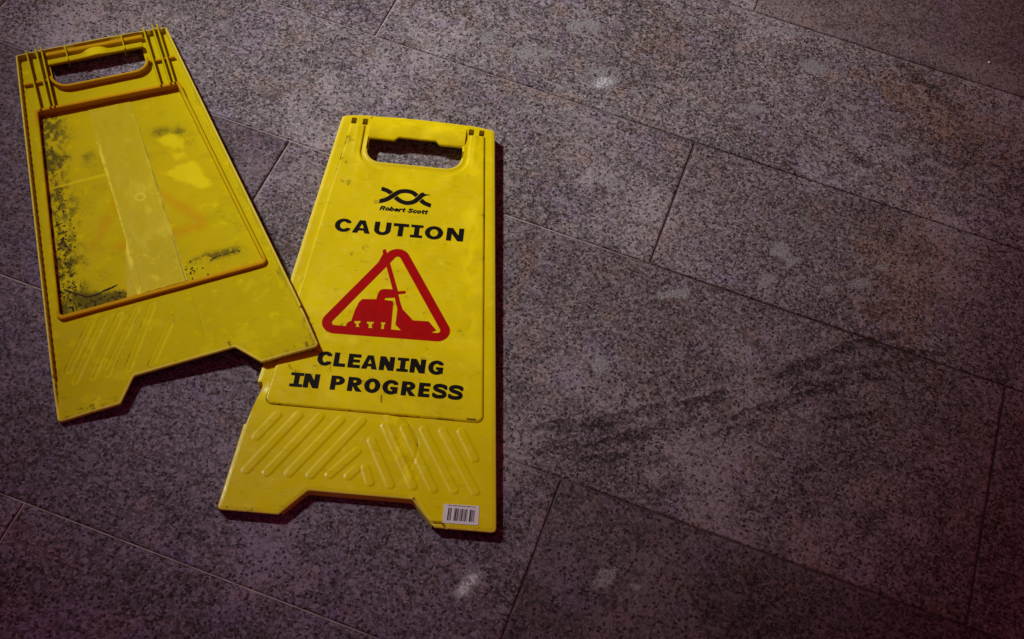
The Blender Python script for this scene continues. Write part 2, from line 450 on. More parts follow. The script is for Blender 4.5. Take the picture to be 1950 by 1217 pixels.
def build_floor():
    V = []; F = []; A = {k: [] for k in ('tile', 'clast', 'dark', 'rust_bounce', 'violet', 'pale', 'honed', 'lightjoint', 'tone')}
    nv = 0; mats = []
    gap = 0.0008; ch = 0.0012
    R = np.random.default_rng(3)
    def lines(a, b, lo, hi):
        fine = 0.003 if (b > lo and a < hi) else 0.05
        n = max(2, int((b - a - 2 * ch) / fine))
        return np.concatenate([[a], np.linspace(a + ch, b - ch, n), [b]])
    for r in range(len(ROWY) - 1):
        y0, y1 = ROWY[r], ROWY[r + 1]
        xs = sorted(ROWX.get(r, [float(R.uniform(-1, 0))]))
        while xs[0] > -3.2: xs.insert(0, xs[0] - R.uniform(0.85, 1.05))
        while xs[-1] < 2.8: xs.append(xs[-1] + R.uniform(0.85, 1.05))
        for k in range(len(xs) - 1):
            x0, x1 = xs[k], xs[k + 1]
            inv = x1 > -1.25 and x0 < 0.75 and y1 > -0.9 and y0 < 0.95
            gx = lines(x0 + gap, x1 - gap, -1.25, 0.75) if inv else np.array([x0 + gap, x0 + gap + ch, x1 - gap - ch, x1 - gap])
            gy = lines(y0 + gap, y1 - gap, -0.9, 0.95) if inv else np.array([y0 + gap, y0 + gap + ch, y1 - gap - ch, y1 - gap])
            X, Y = np.meshgrid(gx, gy)
            Z = np.full(X.shape, R.uniform(-0.0004, 0.0002)); 
            Z += (X - (x0 + x1) / 2) * R.uniform(-0.0006, 0.0006) + (Y - (y0 + y1) / 2) * R.uniform(-0.001, 0.001)
            edge = np.zeros(X.shape, bool); edge[0] = edge[-1] = True; edge[:, 0] = edge[:, -1] = True
            chip = sm(0.60, 0.78, fbm(X * 120, Y * 120, 41, 3)) if inv else 0 * X
            jx = (fbm(X * 70, Y * 70, 51, 3) - .5) * 0.0022
            X = np.where(edge & (X < x0 + 0.003), X + np.abs(jx), X); X = np.where(edge & (X > x1 - 0.003), X - np.abs(jx), X)
            Z = np.where(edge, Z - 0.0015, Z)
            ny, nx = X.shape
            id_ = nv + np.arange(nx * ny).reshape(ny, nx)
            V.append(np.stack([X.ravel(), Y.ravel(), Z.ravel()], 1))
            F.append(np.stack([id_[:-1, :-1], id_[:-1, 1:], id_[1:, 1:], id_[1:, :-1]], -1).reshape(-1, 4)); mats.append(np.zeros((ny - 1) * (nx - 1), np.int32))
            cl, dk, ru, vi, pa = floor_attr(X.ravel(), Y.ravel())
            h = 1.0 if (r == 11 and abs(x0 + 0.0308) < 1e-6) else 0.0
            tone = FALLOFF_TONE.get((r, round(float(x0), 4)), R.uniform(0.7, 0.95))
            A['tile'].append(np.full(nx * ny, R.uniform(0, 1))); A['clast'].append(cl); A['dark'].append(np.clip(dk + 0.55 * edge.ravel() * (0.4 + .6 * sm(-.3, .1, X.ravel())), 0, 1.4)); A['rust_bounce'].append(ru); A['violet'].append(vi); A['pale'].append(pa)
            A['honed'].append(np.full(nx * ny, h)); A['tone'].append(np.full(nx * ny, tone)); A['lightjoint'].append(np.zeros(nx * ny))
            nv += nx * ny
    gx = np.concatenate([[-3.4], np.linspace(-1.3, 0.8, 420), [3.0]]); gy = np.concatenate([[-2.8], np.linspace(-0.95, 0.95, 380), [2.9]])
    X, Y = np.meshgrid(gx, gy); n = X.size
    V.append(np.stack([X.ravel(), Y.ravel(), np.full(n, -0.0019)], 1)); id_ = nv + np.arange(n).reshape(X.shape)
    F.append(np.stack([id_[:-1, :-1], id_[:-1, 1:], id_[1:, 1:], id_[1:, :-1]], -1).reshape(-1, 4)); mats.append(np.ones((len(gx) - 1) * (len(gy) - 1), np.int32))
    lj = sm(0.05, -0.25, X + 0.25 * (fbm(X * 8, Y * 8, 77) - .5)).ravel()
    for k in A: A[k].append(lj if k == 'lightjoint' else np.zeros(n))
    co = np.concatenate(V); fa = np.concatenate(F); mi = np.concatenate(mats)
    me = bpy.data.meshes.new('floor')
    me.vertices.add(len(co)); me.vertices.foreach_set('co', co.ravel())
    me.loops.add(fa.size); me.loops.foreach_set('vertex_index', fa.ravel().astype(np.int32))
    me.polygons.add(len(fa)); me.polygons.foreach_set('loop_start', np.arange(0, fa.size, 4, dtype=np.int32)); me.polygons.foreach_set('loop_total', np.full(len(fa), 4, np.int32))
    me.materials.append(M_stone); me.materials.append(M_grout)
    me.polygons.foreach_set('material_index', mi)
    me.update(calc_edges=True)
    for k, a in A.items():
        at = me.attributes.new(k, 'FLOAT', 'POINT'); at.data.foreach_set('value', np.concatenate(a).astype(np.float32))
    o = bpy.data.objects.new('floor', me); col.objects.link(o)
    o['kind'] = 'structure'
    o['label'] = 'floor of dark grey brown granite slabs with thin joints'
    return o
build_floor()

# a tiny bright crumb lying on the honed slab
import bmesh
bm = bmesh.new(); bmesh.ops.create_icosphere(bm, subdivisions=2, radius=0.0022)
for i, v_ in enumerate(bm.verts): v_.co *= 0.8 + 0.35 * ((i * 37) % 11) / 11; v_.co.z *= 0.7
me_ = bpy.data.meshes.new('crumb'); bm.to_mesh(me_); bm.free()
me_.materials.append(flat_mat('white_crumb', (0.8, 0.8, 0.78), 0.6))
crumb = bpy.data.objects.new('crumb', me_); col.objects.link(crumb)
crumb.location = (0.3354, 0.5870, 0.0013)
crumb['label'] = 'tiny white crumb lying on the smooth brown slab'; crumb['category'] = 'crumb'

# ------------------------------------------------------------------ shared sign outline (mm, origin at foot centre)
SH = 0.030
def half(y): return 159 - 0.0872 * y
TOP = [(106 * math.cos(t), 607 + 9.5 * math.sin(t)) for t in np.linspace(0, math.pi, 15)]
OUT = fillet([(-159, 0), (-89, 0), (-61, 33), (59, 33), (88, 0), (159, 0)] + TOP, [5, 4, 7, 7, 4, 5, 4] + [0] * 13 + [4])
HOLE = fillet([(64.5, 575), (-64, 575), (-64, 531), (64.5, 531)], [3, 3, 22, 22])
HOLE = fillet([(64.5, 573), (33, 573), (27, 578), (-24, 578), (-30, 573), (-64, 573), (-64, 531), (64.5, 531)], [2, 1, 1, 1, 1, 2, 22, 22])
f_out = poly_sdf(OUT); f_hole = poly_sdf(HOLE)

def empty(name, loc, rz, label, cat, group):
    o = bpy.data.objects.new(name, None); col.objects.link(o)
    o.location = loc; o.rotation_euler = (0, 0, rz); o.empty_display_size = 0.1
    o['label'] = label; o['category'] = cat; o['group'] = group
    return o

GROUP = 'yellow plastic floor signs on the stone floor'
# ================================================================== the printed sign, face up
signA = empty('floor_sign', (-0.2539132, -0.5004493, 0), 0.2647871,
              'yellow caution sign lying face up with black lettering and red mop triangle', 'floor sign', GROUP)

def warpP(x, y, z):            # the leaf is 8 mm thinner at its feet than at the hinge end
    t = 1 - y / 610
    return x - 0.5 * t, y + 3.7 * t, z - 8.0 * np.clip(z / 22, 0, 1) * t
def warpA(x, y, z): return warpP(x, y + SH * x, z)
def und(x, y): return 0.9 * (fbm(x / 85, y / 85, 5, 3) - .5) + 0.35 * (fbm(x / 28, y / 28, 9, 2) - .5)

notch = poly_sdf([(-152, 171), (-138.5, 171), (-137, 166), (-139.5, 152), (-143.5, 132), (-147, 112), (-156, 112)])
slots = U_(*[box(cx - 3.6, 595, cx + 3.6, 606) for cx in (-89, -73.5, 73.5, 88)])
hreg = box(-66, 552, 66.5, 640)
body_f = D_(f_out, f_hole, slots, notch, hreg)
grip_f = I_(D_(f_out, f_hole), box(-66, 565, 66.5, 640))

CAPS = []
Lt = [(-106, 125), (-81, 128), (-56, 129), (-31, 128), (-6, 130)]
Lb = [(-129, 86), (-133, 41), (-109, 41), (-84, 43), (-59, 44)]
for a, b in zip(Lt, Lb): CAPS.append((a, b))
CAPS += [((-6, 88), (-38, 47)), ((-4, 64), (-16, 48))]
Rt = [(3, 73), (5, 110), (18, 132), (41, 132), (64, 133), (87, 134), (109, 136)]
Rb = [(14, 48), (38, 48), (64, 50), (88, 49), (112, 51), (137, 52), (132, 95)]
CAPS += list(zip(Rt, Rb))
def chev(x, y, off=0.0):
    yy = y + SH * x
    r = np.full(x.shape, 1e9)
    for (ax, ay), (bx, by) in CAPS:
        # each edge measured is the lower right flank; the strip runs beside it
        dx, dy = ax - bx, ay - by; L = math.hypot(dx, dy)
        nxp, nyp = (-dy / L, dx / L)
        if nxp > 0: nxp, nyp = -nxp, -nyp
        w = 5.2
        o = (nxp * w, nyp * w)
        k = 4.0 / L
        p = (ax + o[0] - dx * k, ay + o[1] - dy * k); q = (bx + o[0] + dx * k, by + o[1] + dy * k)
        r = np.minimum(r, seg_sdf([p, q], w)(x, yy))
    return r

f_crack = seg_sdf([(61, 35), (66, 28), (80, 10), (84, 8), (97, 8.5), (101, 4), (103, -2)], 0.0)
f_crease = seg_sdf(spline([(24, 144), (40, 135), (54, 115), (57, 95), (52, 73)]), 0.0)
f_fold = seg_sdf([(16, 140), (28, 112), (44, 84), (54, 62)], 0.0)
def edge_round(d, r=2.2, amt=1.6): return -amt * (1 - np.clip(d / r, 0, 1)) ** 2
def zA(x, y):
    d = -f_out(x, y); dh = f_hole(x, y)
    z = 20.0 + und(x, y) * 0.8
    z = z + edge_round(d) - 0.5 * sm(4.0, 3.0, d)
    z = z + 1.1 * sm(7.0, 2.0, dh) * (y < 600)
    z = z + edge_round(dh, 1.6, 1.2)
    z = z + 1.25 * sm(0.8, -1.7, chev(x, y)) * (y < 145)
    yy = y + SH * x
    z = z - 3.2 * sm(2.4, 0.3, f_crack(x, yy)) + 0.7 * sm(9, 2, f_crack(x, yy))
    z = z - 0.6 * sm(3.0, 0.0, f_crease(x, yy)) - 0.8 * sm(20, 0, f_crease(x, yy)) * (fbm(x / 9, y / 9, 33, 3) + 0.2)
    z = z + 1.0 * sm(6, 0, f_fold(x, yy))
    z = z + 0.5 * np.exp(-((x + 62) / 12) ** 2 - ((y - 34) / 6) ** 2)
    z = z - 3.0 * sm(16, 2, np.hypot(x + 140, y - 160))
    return z
def dirtShadeA(x, y):
    d = -f_out(x, y)
    n = fbm(x / 4, y / 4, 71, 3)
    v = 0.35 * sm(5, 0, d) * sm(0.5, 0.75, n) + 0.55 * sm(18, 0, y) * sm(0.55, 0.8, n)
    ch = chev(x, y)
    v = v + 0.30 * sm(1.8, 0.4, np.abs(ch - 0.5)) * (y < 145) * sm(.3, .6, fbm(x / 15, y / 15, 72, 2))
    yy = y + SH * x
    v = v + 1.0 * sm(1.7, 0.6, f_crack(x, yy)) + 0.5 * sm(1.6, 0.4, f_crease(x, yy)) * sm(60, 110, y)  # shade in the crack's gap painted dark; crease line darkened too
    return np.clip(v, 0, 1)
def paleA(x, y):
    yy = y + SH * x
    v = 0.7 * sm(26, 0, f_fold(x, yy)) * sm(0.5, 0.7, fbm(x / 12, y / 12, 78, 3)) + 0.6 * sm(3.2, 1.0, -f_out(x, y)) * fbm(x / 20, y / 20, 4, 2)
    return np.clip(v, 0, 1)
bodyA = relief('body', body_f, zA, (-162, -3, 162, 620), 1.0, M_front, signA, zbot=lambda x, y: np.where((y < 3.5), zA(x, y) - 3.0, 0.4), warp=warpA, attrs={'dirt': dirtShadeA, 'pale': paleA, 'edge': lambda x, y: np.clip(sm(2.6, 0.6, -f_out(x, y)) * (0.35 + .6 * fbm(x / 16, y / 16, 91, 3)) + .8 * sm(2.2, .4, f_hole(x, y)) * (y < 560), 0, 1)})

def zgrip(x, y):
    d = -f_out(x, y); dh = f_hole(x, y)
    arc = np.clip((y - 573) / (42 - 6 * (x / 66) ** 2), 0, 1)
    z = 15.5 + 8.0 * np.sin(np.pi * (0.12 + 0.80 * arc)) ** 0.7
    z = z - 1.5 * np.exp(-((x - 6) / 11) ** 2 - ((y - 590) / 10) ** 2) + 0.9 * np.exp(-((x - 30) / 12) ** 2 - ((y - 594) / 9) ** 2)
    return z + edge_round(d, 2, 1.2) + edge_round(dh, 1.6, 0.8) + und(x, y) * .6
relief('handle', grip_f, zgrip, (-70, 560, 70, 622), 0.8, M_front, signA, zbot=lambda x, y: np.where((y < 582) & (np.abs(x) < 64), zgrip(x, y) - 2.5, 1.0), warp=warpA, attrs={'dirt': lambda x, y: 0.4 * sm(4, 0, f_hole(x, y)) * fbm(x / 8, y / 8, 4), 'pale': lambda x, y: 0.9 * np.exp(-((x - 30) / 16) ** 2 - ((y - 596) / 10) ** 2) + .5 * sm(.5, .7, fbm(x / 14, y / 9, 95, 2))})  # pale spot on the grip is a painted highlight

# raised message panel
PIN = 15.5
uhole = poly_sdf(fillet([(73, 640), (-72.5, 640), (-72.5, 518), (73, 518)], [0, 0, 30, 30]))
PANP = fillet([(-half(141) + PIN, 141), (half(141) - PIN, 141), (half(595) - PIN + 1, 594), (-half(595) + PIN - 1, 594)], [9, 9, 2, 2])
pan_f = D_(poly_sdf(PANP), uhole)
_pp = poly_sdf(PANP)
def zpan(x, y):
    d = -_pp(x, y); du = uhole(x, y)
    base = 22.9 + und(x, y)
    base = base + edge_round(d, 2.8, 1.6)
    fade = sm(58, 35, np.abs(x)) * sm(488, 518, y)
    rim = edge_round(du, 2.4, 1.6) * (1 - fade)
    z = base + rim - 2.2 * fade
    z = z + 0.7 * np.exp(-((x - 92) / 14) ** 2 - ((y - 430) / 40) ** 2) - 0.6 * np.exp(-((x - 66) / 18) ** 2 - ((y - 470) / 22) ** 2)
    z = z + 0.6 * np.exp(-((np.abs(x) - 81) / 3.5) ** 2) * sm(520, 560, y)
    return z
def dirtP(x, y):
    d = -_pp(x, y)
    v = 0.35 * sm(22, 0, y - 141) * sm(0.45, 0.8, fbm(x / 14, y / 5, 61, 3)) + 0.4 * sm(2.0, 0.5, d) * sm(.45, .6, fbm(x / 30, y / 30, 6, 2))
    v = v + 0.8 * sm(1.6, .5, seg_sdf([(5.7, 165.5), (6.8, 156)], 0)(x, y + SH * x)) + 0.8 * sm(2.2, .8, seg_sdf([(112, 147.5), (121, 147.5)], 0)(x, y + SH * x))
    v = v + 0.35 * sm(0.60, 0.8, fbm(x / 10, y / 10, 62, 3)) + 0.10 * sm(.62, .72, fbm(x / 3 + y / 40, y / 26 - x / 50, 66, 3)) + .22 * sm(.5, .75, fbm(x / 45, y / 45, 67, 3))
    return np.clip(v, 0, 1)
panel = relief('message_panel', pan_f, zpan, (-135, 138, 135, 598), 0.65, M_front, signA, zbot=19.0, warp=warpA,
               attrs={'dirt': dirtP, 'pale': lambda x, y: 0.5 * sm(0.55, 0.75, fbm(x / 60, y / 60, 64, 3)) + 0.9 * np.exp(-((x - 95 + .06 * (y - 380)) / 14) ** 2) * sm(.42, .68, fbm(x / 16, y / 28, 65, 3)) * sm(220, 300, y)})  # pale streak down the right side paints in a glossy sheen

# print is measured in sheared coordinates: convert when asking for the panel height
def zprint(lift=0.22): return lambda x, y: zpan(x, y - SH * x) + lift

def letter(ch, w, h, tv, th):
    P = lambda pts: poly_sdf([(a * w, b * h) for a, b in pts])
    a = tv / w; b = th / h
    if ch == 'I': return U_(box(w/2 - tv/2, 0, w/2 + tv/2, h), box(0, 0, w, th * .86), box(0, h - th * .86, w, h))
    if ch == 'T': return U_(box(w/2 - tv/2, 0, w/2 + tv/2, h), box(0, h - th, w, h))
    if ch == 'L': return U_(box(0, 0, tv, h), box(0, 0, w, th))
    if ch == 'E': return U_(box(0, 0, tv, h), box(0, 0, w, th), box(0, h - th, w, h), box(0, h/2 - th * .42, w * .94, h/2 + th * .46))
    if ch == 'N': return U_(box(0, 0, tv, h), box(w - tv, 0, w, h), P([(0, 1), (a * 1.15, 1), (1, 0), (1 - a * 1.15, 0)]))
    if ch == 'A': return D_(P([(0, 0), (.5 - a * .58, 1), (.5 + a * .58, 1), (1, 0), (1 - a * 1.05, 0), (1 - a * 1.05 - .065, .2), (a * 1.05 + .065, .2), (a * 1.05, 0)]), P([(.5, .76), (.5 - .5 * (.76 - .38) * .72, .38), (.5 + .5 * (.76 - .38) * .72, .38)]))
    if ch == 'O': return D_(ell(w/2, h/2, w/2, h * .515), ell(w/2, h/2, w/2 - tv, h * .515 - th))
    if ch == 'U':
        o = U_(box(0, h * .38, w, h), I_(ell(w/2, h * .40, w/2, h * .415), box(-1, -5, w + 1, h * .41)))
        i = U_(box(tv, h * .38, w - tv, h + 5), I_(ell(w/2, h * .40, w/2 - tv, h * .415 - th), box(-1, -5, w + 1, h * .41)))
        return D_(o, i)
    if ch in 'CG':
        cx = w * .56
        r = D_(ell(cx, h/2, cx, h * .515), ell(cx, h/2, cx - tv, h * .515 - th), box(w * .70, h * (.30 if ch == 'C' else .34), w + 9, h * .70))
        r = I_(r, box(-1, -2, w * (.99), h + 2))
        if ch == 'G': r = U_(r, box(w - tv, h * .08, w, h * .52), box(w * .53, h * .35, w, h * .53))
        return r
    if ch in 'PR':
        yb = h * (.36 if ch == 'P' else .40); ht = h - yb; cy = yb + ht / 2
        ou = U_(box(0, yb, w * .52, h), I_(ell(w * .5, cy, w * (.5 if ch == 'P' else .43), ht / 2), box(w * .3, 0, w + 2, h + 2)))
        inn = U_(box(tv, yb + th * .9, w * .5, h - th * .9), I_(ell(w * .48, cy, w * (.5 if ch == 'P' else .43) - tv * .93, ht / 2 - th * .9), box(w * .3, 0, w + 2, h + 2)))
        r = U_(box(0, 0, tv, h), D_(ou, inn))
        if ch == 'R': r = U_(r, P([(.30, .46), (.58, .46), (1.04, 0), (1.04 - a * 1.25, 0)]))
        return r
    if ch == 'S':
        t = (tv + th) / 2 * .95; k = t / 2
        c = [(.93, .76), (.78, .86), (.5, .905), (.24, .86), (.145, .735), (.24, .61), (.5, .525), (.77, .43), (.865, .27), (.76, .14), (.5, .095), (.24, .125), (.06, .225)]
        return I_(seg_sdf(spline([(p * w, q * h) for p, q in c], 5), k), box(0.0, -1, w, h + 1))

def place(f, x0, y0, slope):
    return lambda x, y: f(x - x0, y - y0 - slope * (x - x0))
def write(name, items, mat, parent, h, tv, th, line):
    (lx, ly), sl = line
    fs = []
    for ch, a, b in items:
        f = letter(ch, b - a, h, tv, th)
        y0 = ly + sl * (a - lx)
        fs.append(place(f, a, y0, sl))
    F = U_(*fs)
    F0 = F; F = lambda x, y: F0(x, y) - 0.22
    if name == 'progress_lettering': F = D_(F, seg_sdf([(39, 166.2), (43.5, 168.8)], 0.9))
    x0 = min(i[1] for i in items) - 2; x1 = max(i[2] for i in items) + 2
    ya, yb = ly + sl * (x0 - lx), ly + sl * (x1 - lx)
    return relief(name, F, zprint(), (x0, min(ya, yb) - 2, x1, max(ya, yb) + h + 2), 0.4, mat, parent, warp=warpP)

write('caution_lettering', [('C', -87.5, -67.3), ('A', -64.3, -41.5), ('U', -36.4, -15.2), ('T', -12.0, 7.8), ('I', 11.0, 26.6), ('O', 29.8, 53.2), ('N', 58.2, 80.2)], M_black, panel, 20.8, 6.3, 4.6, ((-86, 403.0), 0.046))
cl = [('C', -78, -61.2), ('L', -57.8, -43.9), ('E', -40.6, -25.8), ('A', -23.9, -5.0), ('N', -2.4, 15.3), ('I', 19.0, 32.6), ('N', 35, 53.4), ('G', 57.2, 75.3)]
ip = [('I', -105.4, -90.4), ('N', -89.3, -71), ('P', -57, -40.8), ('R', -36.4, -19.2), ('O', -16.5, 2.4), ('G', 5.5, 23.7), ('R', 28.4, 45.6), ('E', 49.2, 62.6), ('S', 66.2, 83.2), ('S', 85.4, 102.8)]
write('cleaning_lettering', cl, M_black, panel, 19.6, 5.9, 4.4, ((-76.5, 198.0), 0.042))
write('progress_lettering', ip, M_black, panel, 19.6, 5.9, 4.4, ((-104.4, 163.6), 0.043))

# maker's small italic words and twin ribbon emblem
def small_word():
    def arc(cx, cy, rx, ry, a0, a1, n=12): return [(cx + rx * math.cos(math.radians(a0 + (a1 - a0) * k / n)), cy + ry * math.sin(math.radians(a0 + (a1 - a0) * k / n))) for k in range(n + 1)]
    o = [arc(.27, .24, .21, .21, 0, 360)]
    gl = {'R': ([[(.07, 0), (.07, .66), (.36, .66)], arc(.36, .50, .18, .16, 90, -90), [(.36, .34), (.07, .34)], [(.32, .34), (.56, 0)]], .72),
          'o': (o, .63), 'b': ([[(.07, 0), (.07, .70)]] + o, .63),
          'e': ([arc(.27, .24, .21, .21, 0, 320), [(.07, .24), (.48, .24)]], .62),
          'r': ([[(.07, 0), (.07, .46)], arc(.27, .25, .2, .2, 170, 70)], .45),
          't': ([[(.16, .62), (.16, .12), (.22, .03), (.32, .03)], [(.02, .44), (.32, .44)]], .43), ' ': ([], .36),
          'S': ([spline([(.54, .56), (.30, .66), (.09, .52), (.30, .36), (.53, .18), (.30, .02), (.04, .12)], 5)], .70),
          'c': ([arc(.27, .24, .21, .21, 45, 315)], .56)}
    fs = []; x = 0; u = 9.55; x00, y00, sl = -33.6, 446.4, 0.038
    for ch in 'Robert Scott':
        st, adv = gl[ch]
        for s_ in st:
            pts = []
            for a, b in s_:
                X = x00 + (x + a + .22 * b) * u; pts.append((X, y00 + b * u * .94 + sl * (X - x00)))
            fs.append(seg_sdf(pts, 1.0))
        x += adv
    return U_(*fs)
relief('maker_lettering', small_word(), zprint(), (-37, 443, 37, 460), 0.35, M_black, panel, warp=warpP)
rA = spline([(-34.0, 481.7), (-26.8, 479.3), (-18.6, 473.5), (-10.1, 465.9), (-0.2, 463.0), (8.8, 466.3), (14.7, 473.3), (19.0, 480.3)], 6)
rB = spline([(-34.6, 460.9), (-26.4, 465.4), (-18.7, 473.4), (-11.4, 480.4), (-2.0, 483.0), (7.2, 481.1), (15.6, 473.6), (22.6, 467.0), (31.0, 463.8)], 6)
sA, sB = seg_sdf(rA, 3.4), seg_sdf(rB, 3.4)
gapL = I_(seg_sdf(rB, 4.2), ell(-17, 473, 11, 11)); gapR = I_(seg_sdf(rA, 4.2), ell(15, 473.5, 11, 11))
emb = U_(D_(sA, gapL), D_(sB, gapR), I_(sB, ell(-17, 473, 11.5, 11.5)), I_(sA, ell(15, 473.5, 11.5, 11.5)), poly_sdf([(15, 479.5), (20, 484.5), (22, 482), (31, 481.5), (24, 479.3), (19, 475)]))
emb = I_(emb, box(-36, 455, 32.5, 490))
relief('maker_emblem', emb, zprint(), (-40, 456, 36, 488), 0.4, M_black, panel, warp=warpP)

# red triangle pictogram
tri0 = poly_sdf([(-0.1, 369.9), (-64.8, 261.8), (62.0, 268.1)])
ring = I_(lambda x, y: tri0(x, y) - 16.2, lambda x, y: 3.9 - tri0(x, y))
relief('warning_triangle', ring, zprint(), (-86, 240, 84, 392), 0.5, M_red, panel, warp=warpP)
bucket = poly_sdf([(-45.5, 267.0), (-43.2, 283.9), (-39.7, 296.8), (-36.2, 301.7), (-19.1, 304.1), (-18.0, 313.9), (-15.7, 319.1), (-11.2, 321.1), (-0.4, 322.1), (6.5, 319.7), (8.0, 312.5), (3.0, 309.6), (-8.0, 307.4), (-9.0, 304.6), (1.8, 304.3), (2.9, 300.8), (4.9, 263), (5.9, 257.5), (-51, 255.0), (-50.7, 262.0), (-47.8, 266.0)])
wh = [poly_sdf(p) for p in ([(-41.8, 267.5), (-34.0, 268.7), (-34.1, 265.8), (-35.9, 264.1), (-35.0, 260.7), (-33.5, 258.7), (-39.6, 258.6), (-38.5, 260.4), (-38.9, 263.7), (-41.1, 264.8)],
      [(-26.3, 268.6), (-17.3, 269.9), (-17.8, 267.1), (-19.5, 265.4), (-19.1, 262.2), (-17.2, 258.9), (-24.3, 258.6), (-22.8, 261.7), (-23.3, 264.9), (-25.6, 266.3)],
      [(-8.9, 270.1), (-2.9, 271.0), (-3.2, 268.8), (-4.4, 267.2), (-3.8, 259.7), (-7.9, 259.6), (-7.4, 263.2), (-7.1, 266.8), (-8.3, 268.1)])]
inner = lambda x, y: tri0(x, y) - 3.85
stick = poly_sdf([(-18.0, 362), (-13.1, 356.5), (-0.3, 320.9), (2.5, 313), (4.7, 307), (9.0, 309), (6.4, 320.4), (-8.3, 360.3), (-11, 368)])
lip = seg_sdf([(3.9, 316.8), (14.3, 319.6)], 2.3)
mop = poly_sdf([(3.5, 309.7), (8.6, 312.6), (11.3, 303.5), (15.8, 293.2), (30.7, 278.7), (50.2, 280.1), (61.0, 268.0), (54.4, 263.2), (19.1, 260.2), (9.6, 269.2), (9.0, 292.9)])
pict = I_(U_(D_(bucket, *wh), stick, lip, mop), inner)
relief('bucket_and_mop_pictogram', pict, zprint(0.20), (-56, 252, 66, 372), 0.4, M_red, panel, warp=warpP)
tip = D_(poly_sdf(fillet([(-17.5, 384.5), (-21.4, 380.5), (-19.8, 375.5), (-24, 362), (-8, 366), (-13, 376), (-16, 379.5)], [1.5, 1.5, 1, 0, 0, 1, 1])), lambda x, y: tri0(x, y) - 16.15)
relief('mop_tip_print', tip, zprint(), (-26, 360, -4, 388), 0.4, M_red, panel, warp=warpP)

# barcode sticker on the right foot
stk = poly_sdf([(95.8, 32.8), (136.6, 35.0), (137.6, 10.6), (96.4, 8.8)])
zst = lambda l: (lambda x, y: zA(x, y - SH * x) * 0.25 + 20.0 * 0.75 + l)
sticker = relief('barcode_sticker', stk, zst(0.9), (94, 6, 140, 38), 0.6, M_label, signA, zbot=18.0, warp=warpP)
sticker['label'] = 'white sticker with a black barcode'
bars = []
R2 = np.random.default_rng(11)
xb = 101.0
wid = [1.5, .6, 1.1, .5, 2.0, 1.2, .6, .9, 1.6, .5, .7, 1.4, .6, 2.0, 1.0, .5, .8, 1.3, .6, 1.1]; gp = [.5, .5, 2.8, .6, .5, .5, 1.1, .6, .5, .7, .5, .6, 2.4, .5, .5, .6, .5, .6, .5, .5]
for w_, g_ in zip(wid, gp):
    if xb + w_ > 133.5: break
    bars.append(poly_sdf([(xb + .35, 28.6 + .02 * (xb - 101)), (xb + w_ + .35, 28.6 + .02 * (xb - 101)), (xb + w_, 12.5 + .05 * (xb - 101)), (xb, 12.5 + .05 * (xb - 101))])); xb += w_ + g_
relief('barcode', U_(*bars), zst(1.02), (99, 10, 136, 33), 0.25, M_ink, sticker, warp=warpP)
dash = [seg_sdf([(x0, 31.6 + .045 * (x0 - 101)), (x0 + l, 31.6 + .045 * (x0 + l - 101))], .45) for x0, l in ((101, 3.5), (106, 5), (112.5, 2.5), (116.5, 4), (122, 5.5), (129, 3))]
relief('sticker_text_line', U_(*dash), zst(1.02), (98, 29, 136, 36), 0.3, M_ink, sticker, warp=warpP)

# ================================================================== the bare sign, hollow back up, one foot on the printed sign
QL = (-0.5075, -0.4087, 0.7057, -0.0021, 0.9900, 0.9847)
TOPB = [(106 * math.cos(t), 600 + 3.5 * math.sin(t)) for t in np.linspace(0, math.pi, 15)]
OUTB = fillet([(-159, 0), (-85, 0), (-62, 33), (62, 33), (87, 0), (159, 0)] + TOPB, [5, 4, 6, 6, 4, 5, 4] + [0] * 13 + [4])
f_outB = poly_sdf(OUTB)
signB = empty('floor_sign', (QL[0], QL[1], 0), QL[2],
              'stained yellow sign lying face down, ribbed hollow back showing, one foot on the printed sign', 'floor sign', GROUP)
def lift(x, y):
    u = np.clip((x + 160) / 320, -.1, 1.1); v = 1 - y / 610
    return (1 * (1 - u) + 4 * u) * (1 - v) + (3 * (1 - u) + 25 * u) * v
def warpB(x, y, z): return x * QL[4], y * QL[5] + QL[3] * x, z + lift(x, y)

FR_O = fillet([(-133.5, 139.5), (133, 141), (99, 489), (-99.5, 492)], [8, 8, 4, 4])
FR_I = fillet([(-129, 145), (128.5, 146.5), (95, 484), (-95.5, 487)], [5, 5, 2, 2])
f_fo, f_fi = poly_sdf(FR_O), poly_sdf(FR_I)
HB = fillet([(64.5, 578), (-64.5, 578), (-64.5, 526), (63.5, 526)], [2, 2, 20, 20])
f_hb = poly_sdf(HB)
bodyB_f = D_(f_outB, f_hb, lambda x, y: f_fo(x, y) + 2.0)
RIM = 12.0
def grooves(x, y):
    r = np.full(x.shape, 1e9)
    for (ax, ay), (bx, by) in [((-95, 126), (-134, 66)), ((-80, 125), (-130, 48)), ((-58.5, 127), (-109, 47)), ((-38, 128), (-92, 45)), ((-18, 128), (-66, 45)), ((0, 100), (-38, 42))]:
        r = np.minimum(r, seg_sdf([(ax, ay), (bx, by)], 4.6)(x, y))
    return r
